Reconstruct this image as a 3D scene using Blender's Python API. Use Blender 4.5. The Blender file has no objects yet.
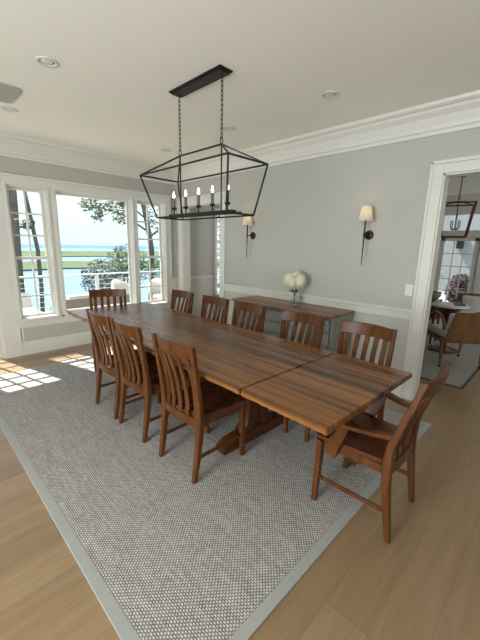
import bpy, bmesh, math, random
from mathutils import Vector, Matrix, Euler
random.seed(7)
PI = math.pi
S = bpy.context.scene
C = S.collection

# ------------------------------------------------------------------ camera
H = 1.55
def cam_axes(yaw, p, r):
    cy, sy = math.cos(yaw), math.sin(yaw)
    fw = Vector((sy*math.cos(p), cy*math.cos(p), -math.sin(p)))
    rt = Vector((cy, -sy, 0)); up = rt.cross(fw)
    return rt*math.cos(r)+up*math.sin(r), up*math.cos(r)-rt*math.sin(r), fw
rt, up, fw = cam_axes(math.radians(45.487), math.radians(12.558), math.radians(1.252))
cd = bpy.data.cameras.new('camera'); cam = bpy.data.objects.new('camera', cd); C.objects.link(cam)
cam.matrix_world = Matrix((( rt.x, up.x, -fw.x, 0), (rt.y, up.y, -fw.y, 0), (rt.z, up.z, -fw.z, H), (0, 0, 0, 1)))
cd.sensor_width = 36; cd.sensor_fit = 'AUTO'; cd.lens = 334.1/640*36; cd.clip_start = .05; cd.clip_end = 3000
S.camera = cam

# ------------------------------------------------------------------ world, sun, area lamps
W = bpy.data.worlds.new('sky'); S.world = W; W.use_nodes = True
nt = W.node_tree; nt.nodes.clear()
geo = nt.nodes.new('ShaderNodeTexCoord'); sep = nt.nodes.new('ShaderNodeSeparateXYZ')
nt.links.new(geo.outputs['Generated'], sep.inputs[0])
rp = nt.nodes.new('ShaderNodeValToRGB'); nt.links.new(sep.outputs['Z'], rp.inputs[0])
rp.color_ramp.elements[0].position = 0.0; rp.color_ramp.elements[0].color = (.66, .84, .95, 1)
rp.color_ramp.elements[1].position = .6; rp.color_ramp.elements[1].color = (.50, .70, 1.0, 1)
e = rp.color_ramp.elements.new(.12); e.color = (.80, .93, .98, 1)
e = rp.color_ramp.elements.new(.3); e.color = (.82, .93, 1.0, 1)
bg = nt.nodes.new('ShaderNodeBackground'); bg.inputs[1].default_value = 1.55
nt.links.new(rp.outputs[0], bg.inputs[0])
wo = nt.nodes.new('ShaderNodeOutputWorld'); nt.links.new(bg.outputs[0], wo.inputs[0])

def sun_lamp():
    l = bpy.data.lights.new('sun', 'SUN'); l.energy = 14.0; l.angle = .006; l.color = (1, .95, .86)
    o = bpy.data.objects.new('sun', l); C.objects.link(o)
    o.rotation_euler = Vector((.385, -1.42, -2.18)).to_track_quat('-Z', 'Y').to_euler(); o.location = (-3, 12, 14)
sun_lamp()
def area(name, loc, d, sx, sy, power, col=(1, 1, 1)):
    l = bpy.data.lights.new(name, 'AREA'); l.shape = 'RECTANGLE'; l.size = sx; l.size_y = sy; l.energy = power; l.color = col
    o = bpy.data.objects.new(name, l); C.objects.link(o); o.location = loc
    o.rotation_euler = Vector(d).to_track_quat('-Z', 'Z').to_euler()
    return o
# area lamps added as fill from the left, from behind and in the lounge
area('fill_left', (-2.9, .9, 1.5), (1, .05, .25), 3.6, 1.6, 265, (.93, .97, 1))
area('fill_back', (-1.2, -2.9, 1.5), (.15, 1, .3), 2.4, 1.6, 22, (1, .95, .88))
area('fill_lounge', (6.6, -2.9, 1.5), (.45, 1, .1), 2.8, 1.6, 62, (.92, .97, 1))
area('area_hall', (5.4, 4.6, 1.6), (-1, -.1, 0), .9, 1.4, 10, (.95, .98, 1))  # area lamp before the blank end wall of the hall

S.view_settings.view_transform = 'Standard'; S.view_settings.look = 'None'
S.view_settings.gamma = 1; S.view_settings.use_curve_mapping = False
S.view_settings.exposure = 0.0

# ------------------------------------------------------------------ materials
def newmat(name):
    m = bpy.data.materials.new(name); m.use_nodes = True
    return m, m.node_tree, m.node_tree.nodes['Principled BSDF']
def plain(name, col, rough=.5, metal=0, noise=0.0, scale=8, bump=0.0, spec=None):
    m, t, b = newmat(name)
    b.inputs['Base Color'].default_value = (*col, 1); b.inputs['Roughness'].default_value = rough
    b.inputs['Metallic'].default_value = metal
    if spec is not None: b.inputs['Specular IOR Level'].default_value = spec
    tc = t.nodes.new('ShaderNodeTexCoord'); n = t.nodes.new('ShaderNodeTexNoise'); n.inputs['Scale'].default_value = scale
    n.inputs['Detail'].default_value = 4
    t.links.new(tc.outputs['Object'], n.inputs['Vector'])
    mx = t.nodes.new('ShaderNodeMixRGB'); mx.inputs[1].default_value = (*[c*(1-noise) for c in col], 1)
    mx.inputs[2].default_value = (*[min(1, c*(1+noise)) for c in col], 1)
    t.links.new(n.outputs['Fac'], mx.inputs[0]); t.links.new(mx.outputs[0], b.inputs['Base Color'])
    if bump:
        bp = t.nodes.new('ShaderNodeBump'); bp.inputs['Strength'].default_value = bump; bp.inputs['Distance'].default_value = .01
        t.links.new(n.outputs['Fac'], bp.inputs['Height']); t.links.new(bp.outputs[0], b.inputs['Normal'])
    return m
def M_(t, op, a, b=None):
    n = t.nodes.new('ShaderNodeMath'); n.operation = op
    for i, v in enumerate((a, b)):
        if v is None: continue
        if isinstance(v, (int, float)): n.inputs[i].default_value = v
        else: t.links.new(v, n.inputs[i])
    return n.outputs[0]
def ramp(t, fac, stops):
    r = t.nodes.new('ShaderNodeValToRGB'); t.links.new(fac, r.inputs[0])
    els = r.color_ramp.elements
    els[0].position, els[0].color = stops[0][0], (*stops[0][1], 1)
    els[1].position, els[1].color = stops[-1][0], (*stops[-1][1], 1)
    for p, c in stops[1:-1]:
        e = els.new(p); e.color = (*c, 1)
    return r.outputs[0]
def wood(name, stops, rough=.35, axis='Y', plank=None, length=1.8, streak=26, along=1.3, seam=.012, bump=.05, var=.45, offset=(0, 0), spec=.5):
    """grain runs along `axis`; planks of width `plank` laid side by side across it"""
    m, t, b = newmat(name)
    tc = t.nodes.new('ShaderNodeTexCoord'); sp = t.nodes.new('ShaderNodeSeparateXYZ'); t.links.new(tc.outputs['Object'], sp.inputs[0])
    ax = {'X': 0, 'Y': 1, 'Z': 2}[axis]; oth = [i for i in range(3) if i != ax]
    g = sp.outputs[ax]; u = sp.outputs[oth[0]]; w = sp.outputs[oth[1]]
    u = M_(t, 'ADD', u, offset[0])
    if plank:
        idx = M_(t, 'FLOOR', M_(t, 'DIVIDE', u, plank))
        wn = t.nodes.new('ShaderNodeTexWhiteNoise'); wn.noise_dimensions = '1D'; t.links.new(idx, wn.inputs['W'])
        gs = M_(t, 'ADD', g, M_(t, 'MULTIPLY', wn.outputs['Value'], 7.3))
        idy = M_(t, 'FLOOR', M_(t, 'DIVIDE', gs, length))
        wn2 = t.nodes.new('ShaderNodeTexWhiteNoise'); wn2.noise_dimensions = '2D'
        cb = t.nodes.new('ShaderNodeCombineXYZ'); t.links.new(idx, cb.inputs[0]); t.links.new(idy, cb.inputs[1]); t.links.new(cb.outputs[0], wn2.inputs['Vector'])
        tone = wn2.outputs['Value']
    cb2 = t.nodes.new('ShaderNodeCombineXYZ')
    t.links.new(M_(t, 'MULTIPLY', u, streak), cb2.inputs[0]); t.links.new(M_(t, 'MULTIPLY', w, streak), cb2.inputs[1])
    gz = M_(t, 'MULTIPLY', g, along)
    if plank: gz = M_(t, 'ADD', gz, M_(t, 'MULTIPLY', tone, 31))
    t.links.new(gz, cb2.inputs[2])
    n = t.nodes.new('ShaderNodeTexNoise'); n.inputs['Scale'].default_value = 1; n.inputs['Detail'].default_value = 6; n.inputs['Roughness'].default_value = .62
    n.inputs['Distortion'].default_value = .25
    t.links.new(cb2.outputs[0], n.inputs['Vector'])
    f = n.outputs['Fac']
    if plank: f = M_(t, 'ADD', M_(t, 'MULTIPLY', f, 1-var*.5), M_(t, 'MULTIPLY', M_(t, 'SUBTRACT', tone, .5), var))
    col = ramp(t, f, stops)
    if plank:
        fr = M_(t, 'FRACT', M_(t, 'DIVIDE', u, plank)); fy = M_(t, 'FRACT', M_(t, 'DIVIDE', gs, length))
        e1 = M_(t, 'LESS_THAN', fr, seam); e2 = M_(t, 'LESS_THAN', fy, seam*plank/length)
        ed = M_(t, 'MAXIMUM', e1, e2)
        mx = t.nodes.new('ShaderNodeMixRGB'); mx.blend_type = 'MULTIPLY'; t.links.new(M_(t, 'MULTIPLY', ed, .6), mx.inputs[0])
        t.links.new(col, mx.inputs[1]); mx.inputs[2].default_value = (.25, .2, .15, 1); col = mx.outputs[0]
    t.links.new(col, b.inputs['Base Color'])
    b.inputs['Roughness'].default_value = rough; b.inputs['Specular IOR Level'].default_value = spec
    bp = t.nodes.new('ShaderNodeBump'); bp.inputs['Strength'].default_value = bump; bp.inputs['Distance'].default_value = .004
    t.links.new(n.outputs['Fac'], bp.inputs['Height']); t.links.new(bp.outputs[0], b.inputs['Normal'])
    return m

M = {}
M['wall'] = plain('wall_paint', (.455, .448, .402), .7, noise=.015, scale=3)
M['dado'] = plain('dado_paint', (.52, .515, .47), .55, noise=.01, scale=3)
M['trim'] = plain('trim_paint', (.68, .67, .615), .38, noise=.01, scale=4)
M['ceiling'] = plain('ceiling_paint', (.90, .885, .80), .85, noise=.012, scale=2)
M['floor'] = wood('oak_floor', [(.2, (.235, .155, .083)), (.5, (.305, .208, .118)), (.8, (.37, .265, .16))], rough=.31, axis='X', plank=.19, length=1.9, streak=22, along=1.6, seam=.008, var=.25, offset=(.03, 0), spec=.5)
M['table'] = wood('table_walnut', [(.24, (.028, .010, .003)), (.36, (.10, .038, .010)), (.47, (.19, .074, .019)), (.60, (.27, .112, .031)), (.76, (.39, .175, .055))], rough=.26, axis='Y', plank=.105, length=40, streak=22, along=.6, seam=.010, var=.18, bump=.05, spec=.42)
M['chair'] = wood('chair_wood', [(.25, (.045, .015, .004)), (.55, (.108, .037, .009)), (.8, (.19, .068, .018))], rough=.34, axis='Z', streak=30, along=4, spec=.25)
M['seat'] = wood('seat_wood', [(.25, (.055, .014, .007)), (.8, (.15, .045, .02))], rough=.25, axis='Y', streak=26, along=4)
M['side_top'] = wood('sideboard_top_wood', [(.25, (.14, .075, .04)), (.8, (.33, .20, .12))], rough=.4, axis='Y', plank=.12, length=3, streak=22, along=2)
M['side_grey'] = plain('sideboard_grey_paint', (.29, .30, .275), .5, noise=.12, scale=18)
M['black'] = plain('black_iron', (.018, .017, .017), .42, .5, noise=.2, scale=30)
M['bronze'] = plain('lantern_bronze', (.10, .024, .016), .45, .3, noise=.2, scale=30)
M['knob'] = plain('dark_knob', (.03, .028, .025), .35, .7)
M['white_plastic'] = plain('white_plastic', (.72, .72, .69), .35)
M['vent'] = plain('vent_grey', (.40, .40, .37), .6, noise=.05, scale=60)
M['candle'] = plain('candle_sleeve', (.10, .09, .08), .5)
M['binding'] = plain('rug_binding', (.36, .37, .345), .9, noise=.12, scale=160, bump=.2)
M['chair_oak'] = wood('lounge_oak', [(.25, (.10, .045, .015)), (.8, (.22, .11, .04))], rough=.4, axis='Z', streak=14, along=2)
M['cushion'] = plain('cream_cushion', (.60, .57, .51), .9, noise=.05, scale=30, bump=.1)
M['wicker'] = plain('grey_wicker', (.20, .18, .155), .8, noise=.5, scale=55, bump=.6)
M['deck'] = wood('deck_boards', [(.2, (.36, .33, .29)), (.8, (.52, .48, .43))], rough=.7, axis='X', plank=.14, length=3, seam=.04)
M['bark'] = plain('tree_bark', (.13, .105, .09), .9, noise=.5, scale=14, bump=.6)
M['leaf_porc'] = plain('bowl_green', (.17, .19, .10), .5, noise=.2, scale=12)
M['green_leaf'] = plain('leaf_green', (.10, .15, .045), .6, noise=.4, scale=3)
M['dark_leaf'] = plain('leaf_dark', (.03, .05, .022), .6, noise=.4, scale=3)
M['petal'] = plain('cream_petals', (.84, .83, .62), .7, noise=.12, scale=40)
M['stem'] = plain('flower_stem', (.07, .16, .04), .6)
M['outrug'] = plain('pale_rug', (.31, .29, .25), .95, noise=.1, scale=90, bump=.2)
M['rugedge'] = plain('dark_rug_edge', (.07, .055, .045), .9, noise=.2, scale=60)
M['pave'] = plain('stone_path', (.28, .27, .25), .9, noise=.1, scale=4)
M['maroon'] = plain('maroon_leaf', (.030, .008, .012), .7, noise=.4, scale=6)
M['rail_paint'] = plain('railing_paint', (.66, .66, .63), .5); M['siding'] = plain('pale_siding', (.30, .31, .30), .7, noise=.03, scale=4)

def emit(name, col, s):
    m, t, b = newmat(name); b.inputs['Base Color'].default_value = (*col, 1)
    b.inputs['Emission Color'].default_value = (*col, 1); b.inputs['Emission Strength'].default_value = s
    return m
M['flame'] = emit('lit_bulb', (1, .80, .50), 12); M['soft_bulb'] = emit('soft_bulb', (1, .82, .60), 4)
def shade_mat():
    m, t, b = newmat('linen_shade'); b.inputs['Base Color'].default_value = (.74, .70, .62, 1); b.inputs['Roughness'].default_value = .9
    tr = t.nodes.new('ShaderNodeBsdfTranslucent'); tr.inputs[0].default_value = (.85, .80, .70, 1)
    mx = t.nodes.new('ShaderNodeMixShader'); mx.inputs[0].default_value = .45
    t.links.new(b.outputs[0], mx.inputs[1]); t.links.new(tr.outputs[0], mx.inputs[2]); t.links.new(mx.outputs[0], t.nodes['Material Output'].inputs[0])
    return m
M['shade'] = shade_mat()
def glass_mat():
    m, t, b = newmat('window_glass'); t.nodes.remove(b)
    tr = t.nodes.new('ShaderNodeBsdfTransparent'); tr.inputs[0].default_value = (.96, .98, .98, 1)
    gl = t.nodes.new('ShaderNodeBsdfGlossy'); gl.inputs['Roughness'].default_value = .02
    mx = t.nodes.new('ShaderNodeMixShader'); mx.inputs[0].default_value = .04
    t.links.new(tr.outputs[0], mx.inputs[1]); t.links.new(gl.outputs[0], mx.inputs[2]); t.links.new(mx.outputs[0], t.nodes['Material Output'].inputs[0])
    return m
M['glass'] = glass_mat()
def rug_mat():
    m, t, b = newmat('woven_rug'); tc = t.nodes.new('ShaderNodeTexCoord'); sp = t.nodes.new('ShaderNodeSeparateXYZ'); t.links.new(tc.outputs['Object'], sp.inputs[0])
    P = .0105
    v = M_(t, 'DIVIDE', sp.outputs[0], P); row = M_(t, 'FLOOR', v)
    wob = t.nodes.new('ShaderNodeTexNoise'); wob.inputs['Scale'].default_value = 6; t.links.new(tc.outputs['Object'], wob.inputs['Vector'])
    u = M_(t, 'ADD', M_(t, 'DIVIDE', sp.outputs[1], P*1.75), M_(t, 'MULTIPLY', M_(t, 'MODULO', row, 2), .5))
    a = M_(t, 'SINE', M_(t, 'MULTIPLY', M_(t, 'FRACT', v), PI)); c = M_(t, 'SINE', M_(t, 'MULTIPLY', M_(t, 'FRACT', u), PI))
    h = M_(t, 'MULTIPLY', a, c)
    cell = t.nodes.new('ShaderNodeTexWhiteNoise'); cell.noise_dimensions = '2D'; cb = t.nodes.new('ShaderNodeCombineXYZ')
    t.links.new(row, cb.inputs[0]); t.links.new(M_(t, 'FLOOR', u), cb.inputs[1]); t.links.new(cb.outputs[0], cell.inputs['Vector'])
    st = t.nodes.new('ShaderNodeTexNoise'); st.inputs['Scale'].default_value = 1; st.inputs['Detail'].default_value = 3
    mp = t.nodes.new('ShaderNodeMapping'); mp.inputs['Scale'].default_value = (60, 3, 1); t.links.new(tc.outputs['Object'], mp.inputs[0]); t.links.new(mp.outputs[0], st.inputs['Vector'])
    f = M_(t, 'ADD', M_(t, 'MULTIPLY', h, .75), M_(t, 'MULTIPLY', M_(t, 'SUBTRACT', cell.outputs['Value'], .5), .16))
    f = M_(t, 'ADD', f, M_(t, 'MULTIPLY', M_(t, 'SUBTRACT', st.outputs['Fac'], .5), .3))
    col = ramp(t, f, [(.0, (.13, .11, .092)), (.3, (.345, .325, .30)), (.6, (.62, .61, .58)), (1, (.84, .83, .80))])
    t.links.new(col, b.inputs['Base Color']); b.inputs['Roughness'].default_value = .95; b.inputs['Specular IOR Level'].default_value = .2
    bp = t.nodes.new('ShaderNodeBump'); bp.inputs['Strength'].default_value = .5; bp.inputs['Distance'].default_value = .004
    t.links.new(h, bp.inputs['Height']); t.links.new(bp.outputs[0], b.inputs['Normal'])
    return m
M['rug'] = rug_mat()
def bead_mat():
    m, t, b = newmat('beadboard'); tc = t.nodes.new('ShaderNodeTexCoord'); sp = t.nodes.new('ShaderNodeSeparateXYZ'); t.links.new(tc.outputs['Object'], sp.inputs[0])
    f = M_(t, 'FRACT', M_(t, 'DIVIDE', M_(t, 'ADD', sp.outputs[0], sp.outputs[1]), .05)); g = M_(t, 'LESS_THAN', f, .12)
    b.inputs['Base Color'].default_value = (.58, .575, .53, 1); b.inputs['Roughness'].default_value = .4
    bp = t.nodes.new('ShaderNodeBump'); bp.inputs['Strength'].default_value = 1; bp.inputs['Distance'].default_value = .006; bp.invert = True
    t.links.new(g, bp.inputs['Height']); t.links.new(bp.outputs[0], b.inputs['Normal'])
    return m
M['bead'] = bead_mat()
def water_mat(name, col, rough):
    m, t, b = newmat(name); b.inputs['Base Color'].default_value = (*col, 1); b.inputs['Roughness'].default_value = rough; b.inputs['Specular IOR Level'].default_value = .5 if rough < .4 else .12
    n = t.nodes.new('ShaderNodeTexNoise'); n.inputs['Scale'].default_value = 1.2; n.inputs['Detail'].default_value = 3
    tc = t.nodes.new('ShaderNodeTexCoord'); t.links.new(tc.outputs['Object'], n.inputs['Vector'])
    bp = t.nodes.new('ShaderNodeBump'); bp.inputs['Strength'].default_value = .25; bp.inputs['Distance'].default_value = .05
    t.links.new(n.outputs['Fac'], bp.inputs['Height']); t.links.new(bp.outputs[0], b.inputs['Normal'])
    return m
M['water'] = water_mat('inlet_water', (.12, .24, .38), .25)
M['sea'] = water_mat('sea_water', (.07, .17, .28), .5)
M['grass'] = plain('marsh_grass', (.075, .105, .032), .95, noise=.45, scale=.06)
M['lawn'] = plain('shore_grass', (.05, .075, .025), .95, noise=.5, scale=.6)
M['clear'] = None
def clear_mat():
    m, t, b = newmat('clear_vase_glass'); b.inputs['Base Color'].default_value = (.9, .95, .93, 1); b.inputs['Roughness'].default_value = .03
    b.inputs['Transmission Weight'].default_value = .95; b.inputs['IOR'].default_value = 1.3
    return m
M['clear'] = clear_mat()

# ------------------------------------------------------------------ mesh builder
class MB:
    def __init__(s): s.bm = bmesh.new()
    def box(s, x0, x1, y0, y1, z0, z1, bev=0.0, mat=None):
        t = bmesh.new(); bmesh.ops.create_cube(t, size=1)
        for v in t.verts: v.co = Vector(((x0+x1)/2+v.co.x*(x1-x0), (y0+y1)/2+v.co.y*(y1-y0), (z0+z1)/2+v.co.z*(z1-z0)))
        if bev: bmesh.ops.bevel(t, geom=t.edges[:], offset=bev, segments=2, affect='EDGES', profile=.6)
        return s.merge(t, mat)
    def merge(s, t, mat=None):
        if mat is not None: bmesh.ops.transform(t, matrix=mat, verts=t.verts[:])
        me = bpy.data.meshes.new('tmp'); t.to_mesh(me); t.free(); s.bm.from_mesh(me); bpy.data.meshes.remove(me)
        return s
    def prism(s, pts, z0, z1, bev=0.0, mat=None):
        t = bmesh.new(); vs = [t.verts.new((x, y, z0)) for x, y in pts]; f = t.faces.new(vs)
        r = bmesh.ops.extrude_face_region(t, geom=[f])
        for v in r['geom']:
            if isinstance(v, bmesh.types.BMVert): v.co.z = z1
        bmesh.ops.recalc_face_normals(t, faces=t.faces[:])
        if bev: bmesh.ops.bevel(t, geom=t.edges[:], offset=bev, segments=2, affect='EDGES')
        return s.merge(t, mat)
    def sweep(s, path, w, d, frame=None, bev=.0):
        """rectangular section (w along frame side, d along the other) swept along path; w,d may be lists"""
        n = len(path); P = [Vector(p) for p in path]; rings = []
        ws = w if isinstance(w, (list, tuple)) else [w]*n; ds = d if isinstance(d, (list, tuple)) else [d]*n
        side = Vector(frame or (1, 0, 0))
        for i in range(n):
            tg = (P[min(i+1, n-1)]-P[max(i-1, 0)]).normalized()
            a = (side-tg*side.dot(tg)).normalized(); b = tg.cross(a)
            hw, hd = ws[i]/2, ds[i]/2; c = min(hw, hd)*.3
            sec = [(hw, hd-c), (hw-c, hd), (-hw+c, hd), (-hw, hd-c), (-hw, -hd+c), (-hw+c, -hd), (hw-c, -hd), (hw, -hd+c)]
            rings.append([s.bm.verts.new(P[i]+a*x+b*y) for x, y in sec])
        for i in range(n-1):
            for j in range(8):
                s.bm.faces.new((rings[i][j], rings[i][(j+1) % 8], rings[i+1][(j+1) % 8], rings[i+1][j]))
        s.bm.faces.new(rings[0][::-1]); s.bm.faces.new(rings[-1])
        return s
    def tube(s, path, r, seg=8, closed=False):
        P = [Vector(p) for p in path]; n = len(P); rs = r if isinstance(r, (list, tuple)) else [r]*n; rings = []
        ref = None
        for i in range(n):
            if closed: tg = (P[(i+1) % n]-P[i-1]).normalized()
            else: tg = (P[min(i+1, n-1)]-P[max(i-1, 0)]).normalized()
            if ref is None:
                ref = Vector((0, 0, 1)) if abs(tg.z) < .9 else Vector((1, 0, 0))
            a = (ref-tg*ref.dot(tg)).normalized(); ref = a; b = tg.cross(a)
            rings.append([s.bm.verts.new(P[i]+(a*math.cos(2*PI*j/seg)+b*math.sin(2*PI*j/seg))*rs[i]) for j in range(seg)])
        for i in range(n if closed else n-1):
            for j in range(seg):
                s.bm.faces.new((rings[i][j], rings[i][(j+1) % seg], rings[(i+1) % n][(j+1) % seg], rings[(i+1) % n][j]))
        if not closed: s.bm.faces.new(rings[0][::-1]); s.bm.faces.new(rings[-1])
        return s
    def lathe(s, prof, c=(0, 0, 0), seg=20, caps=True, mat=None):
        t = bmesh.new(); rings = []
        for r, z in prof: rings.append([t.verts.new((c[0]+r*math.cos(2*PI*j/seg), c[1]+r*math.sin(2*PI*j/seg), c[2]+z)) for j in range(seg)])
        for i in range(len(prof)-1):
            for j in range(seg): t.faces.new((rings[i][j], rings[i][(j+1) % seg], rings[i+1][(j+1) % seg], rings[i+1][j]))
        if caps: t.faces.new(rings[0][::-1]); t.faces.new(rings[-1])
        return s.merge(t, mat)
    def blob(s, c, r, sub=2, jit=0.0, sc=(1, 1, 1)):
        t = bmesh.new(); bmesh.ops.create_icosphere(t, subdivisions=sub, radius=1)
        for v in t.verts:
            k = 1+random.uniform(-jit, jit); v.co = Vector((c[0]+v.co.x*r*k*sc[0], c[1]+v.co.y*r*k*sc[1], c[2]+v.co.z*r*k*sc[2]))
        return s.merge(t)
    def build(s, name, mat, parent=None, smooth=False, origin=None):
        bmesh.ops.recalc_face_normals(s.bm, faces=s.bm.faces[:])
        if origin is not None: bmesh.ops.translate(s.bm, vec=-Vector(origin), verts=s.bm.verts[:])
        me = bpy.data.meshes.new(name); s.bm.to_mesh(me); s.bm.free()
        me.materials.append(mat)
        o = bpy.data.objects.new(name, me); C.objects.link(o)
        if origin is not None: o.location = origin
        if parent: o.parent = parent
        if smooth:
            for p in me.polygons: p.use_smooth = True
            if smooth != 'all': me.set_sharp_from_angle(angle=math.radians(38))
        return o
def tag(o, label=None, cat=None, group=None, kind=None):
    if label: o['label'] = label
    if cat: o['category'] = cat
    if group: o['group'] = group
    if kind: o['kind'] = kind
    return o
def empty(name, loc=(0, 0, 0), rz=0, label=None, cat=None, group=None):
    o = bpy.data.objects.new(name, None); C.objects.link(o); o.location = loc; o.rotation_euler = (0, 0, rz); o.empty_display_size = .1
    return tag(o, label, cat, group)
def flat_feet(t):
    for ch in t.children:
        if ch.name.startswith('leg'):
            for v in ch.data.vertices: v.co.z = max(v.co.z, 0.0) if v.co.z > .012 else 0.0
def copy_tree(o, parent=None):
    c = o.copy(); C.objects.link(c); c.parent = parent
    for ch in list(o.children): copy_tree(ch, c)
    return c
def struct(name, mb, mat, parent=None, **k):
    o = mb.build(name, mat, parent, **k)
    if not parent: o['kind'] = 'structure'
    return o
B = lambda *a, **k: MB().box(*a, **k)

# ------------------------------------------------------------------ room shell
WY, RX, CZ = 5.24, 3.6, 2.80          # window wall plane, right wall plane, ceiling height
XL, YB = -3.2, -3.2
struct('floor', B(XL-.15, 10.0, YB-.15, 5.39, -.12, 0), M['floor'])
struct('ceiling', B(XL-.15, 9.8, YB-.15, 5.5, CZ, CZ+.12), M['ceiling'])

# openings of the window wall: French door, left window, picture window, right window, hall window
door = (-.02, .80, .02, 2.22)
wins = [(1.07, 1.53, .505, 2.24), (1.635, 2.765, .505, 2.24), (2.845, 3.375, .505, 2.24)]
hallwin = (4.58, 5.25, .55, 2.23)
y0, y1 = WY, WY+.15
mb = MB(); xs = [door]+wins+[hallwin]; px = XL
for (a, b, z0, z1) in xs:
    mb.box(px, a, y0, y1, 0, CZ)
    mb.box(a, b, y0, y1, z1, CZ)
    if z0 > .1: mb.box(a, b, y0, y1, 0, z0)
    px = b
mb.box(px, 5.75, y0, y1, 0, CZ)
struct('wall_front', mb, M['wall'])
struct('wall_left', MB().box(XL-.12, XL, YB, WY, 0, .7).box(XL-.12, XL, YB, WY, 2.3, CZ).box(XL-.12, XL, YB, -1.1, .7, 2.3).box(XL-.12, XL, 2.9, WY, .7, 2.3), M['wall'])
struct('wall_back', MB().box(XL, 9.8, YB-.12, YB, 0, .7).box(XL, 9.8, YB-.12, YB, 2.3, CZ).box(XL, -2.5, YB-.12, YB, .7, 2.3).box(.1, 5.2, YB-.12, YB, .7, 2.3).box(8.0, 9.8, YB-.12, YB, .7, 2.3), M['wall'])
# right wall with the opening to the hall (y 4.0-4.98) and to the lounge (y -1.0-.985)
DT = 2.225
HO = (4.0, 4.99, 2.19)
w = MB(); w.box(RX, RX+.14, .985, HO[0], 0, CZ); w.box(RX, RX+.14, HO[0], HO[1], HO[2], CZ); w.box(RX, RX+.14, HO[1], WY, 0, CZ)
w.box(RX, RX+.14, -1.0, .985, DT, CZ); w.box(RX, RX+.14, YB, -1.0, 0, CZ)
struct('wall_right', w, M['wall'])
struct('wall_hall', MB().box(5.6, 5.72, 3.72, WY, 0, CZ).box(RX+.14, 9.6, 3.6, 3.72, 0, CZ), M['wall'])
struct('wall_lounge', MB().box(9.5, 9.62, YB, 1.35, 0, CZ).box(9.5, 9.62, 2.75, 3.6, 0, CZ).box(9.5, 9.62, 1.35, 2.75, 2.40, CZ)
       .box(9.5, 9.62, 1.35, 2.75, 1.84, 1.98).box(9.5, 9.62, 1.35, 1.62, 0, 1.84).box(9.5, 9.62, 2.48, 2.75, 0, 1.84), M['trim'])

# chair rail, dado panel, beadboard
struct('trim_1', MB().box(RX-.045, RX, 1.08, 3.89, .93, .96, .006).box(RX-.018, RX, 1.08, 3.89, .85, .925, .004), M['trim'])
struct('trim_2', B(RX-.008, RX, 1.08, 3.89, .16, .85), M['dado'])
struct('baseboard_right', MB().box(RX-.022, RX, 1.08, 3.89, 0, .15, .004).box(RX-.03, RX, 1.08, 3.89, 0, .02), M['trim'])
struct('trim_3', MB().box(RX-.012, RX, 5.12, WY-.002, .1, .90).box(RX-.02, RX, 5.12, WY-.002, .90, .94, .004), M['bead'])
struct('trim_4', MB().box(3.75, 4.50, WY-.014, WY, .1, .90), M['bead'])
struct('trim_5', MB().box(3.75, 4.50, WY-.03, WY, .90, .945, .005).box(3.75, 4.5, WY-.022, WY, 0, .13, .004), M['trim'])
# casings of the two openings
c = MB()
for (a, b) in ((3.89, 4.0), (HO[1], 5.12)): c.box(RX-.022, RX+.002, a, b, 0, HO[2], .004)
c.box(RX-.022, RX+.002, 3.89, 5.12, HO[2], 2.31, .004); c.box(RX-.03, RX+.002, 3.87, 5.14, 2.31, 2.335, .004)
c.box(RX-.002, RX+.142, HO[1]-.012, HO[1], 0, HO[2]); c.box(RX-.002, RX+.142, HO[0], HO[0]+.012, 0, HO[2]); c.box(RX-.002, RX+.142, HO[0], HO[1], HO[2]-.012, HO[2])
struct('trim_6', c, M['trim'])
c = MB(); c.box(RX-.022, RX+.002, .985, 1.08, 0, 2.31, .004); c.box(RX-.034, RX+.002, 1.07, 1.095, 0, 2.335, .005)
c.box(RX-.022, RX+.002, -1.0, .985, DT, 2.31, .004); c.box(RX-.034, RX+.002, -1.1, 1.095, 2.31, 2.34, .005); c.box(RX-.022, RX+.002, -1.1, -1.0, 0, 2.31, .004)
c.box(RX-.002, RX+.142, .97, .985, 0, DT); c.box(RX-.002, RX+.142, -1.0, .985, DT-.015, DT); c.box(RX+.14, RX+.16, .985, 1.08, 0, 2.31, .004)
struct('trim_7', c, M['trim'])
# crown moulding: a profile swept along both walls
prof = [(0, -.235), (.018, -.235), (.022, -.205), (.035, -.195), (.04, -.165), (.07, -.10), (.105, -.065), (.115, -.045), (.135, -.04), (.15, -.025), (.155, -.001), (0, -.001)]
def crown(name, a, b, nrm):
    m = MB(); A, Bv, N = Vector(a), Vector(b), Vector(nrm); r = []
    for p in (A, Bv): r.append([m.bm.verts.new(p+N*d+Vector((0, 0, z))) for d, z in prof])
    n = len(prof)
    for i in range(n): m.bm.faces.new((r[0][i], r[0][(i+1) % n], r[1][(i+1) % n], r[1][i]))
    m.bm.faces.new(r[0]); m.bm.faces.new(r[1][::-1])
    return struct(name, m, M['trim'])
crown('trim_8', (XL, WY, CZ), (RX, WY, CZ), (0, -1, 0))
crown('trim_9', (RX, YB, CZ), (RX, WY-.003, CZ), (-1, 0, 0))
crown('trim_10', (9.5, YB, CZ), (9.5, 3.6, CZ), (-1, 0, 0))
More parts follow.
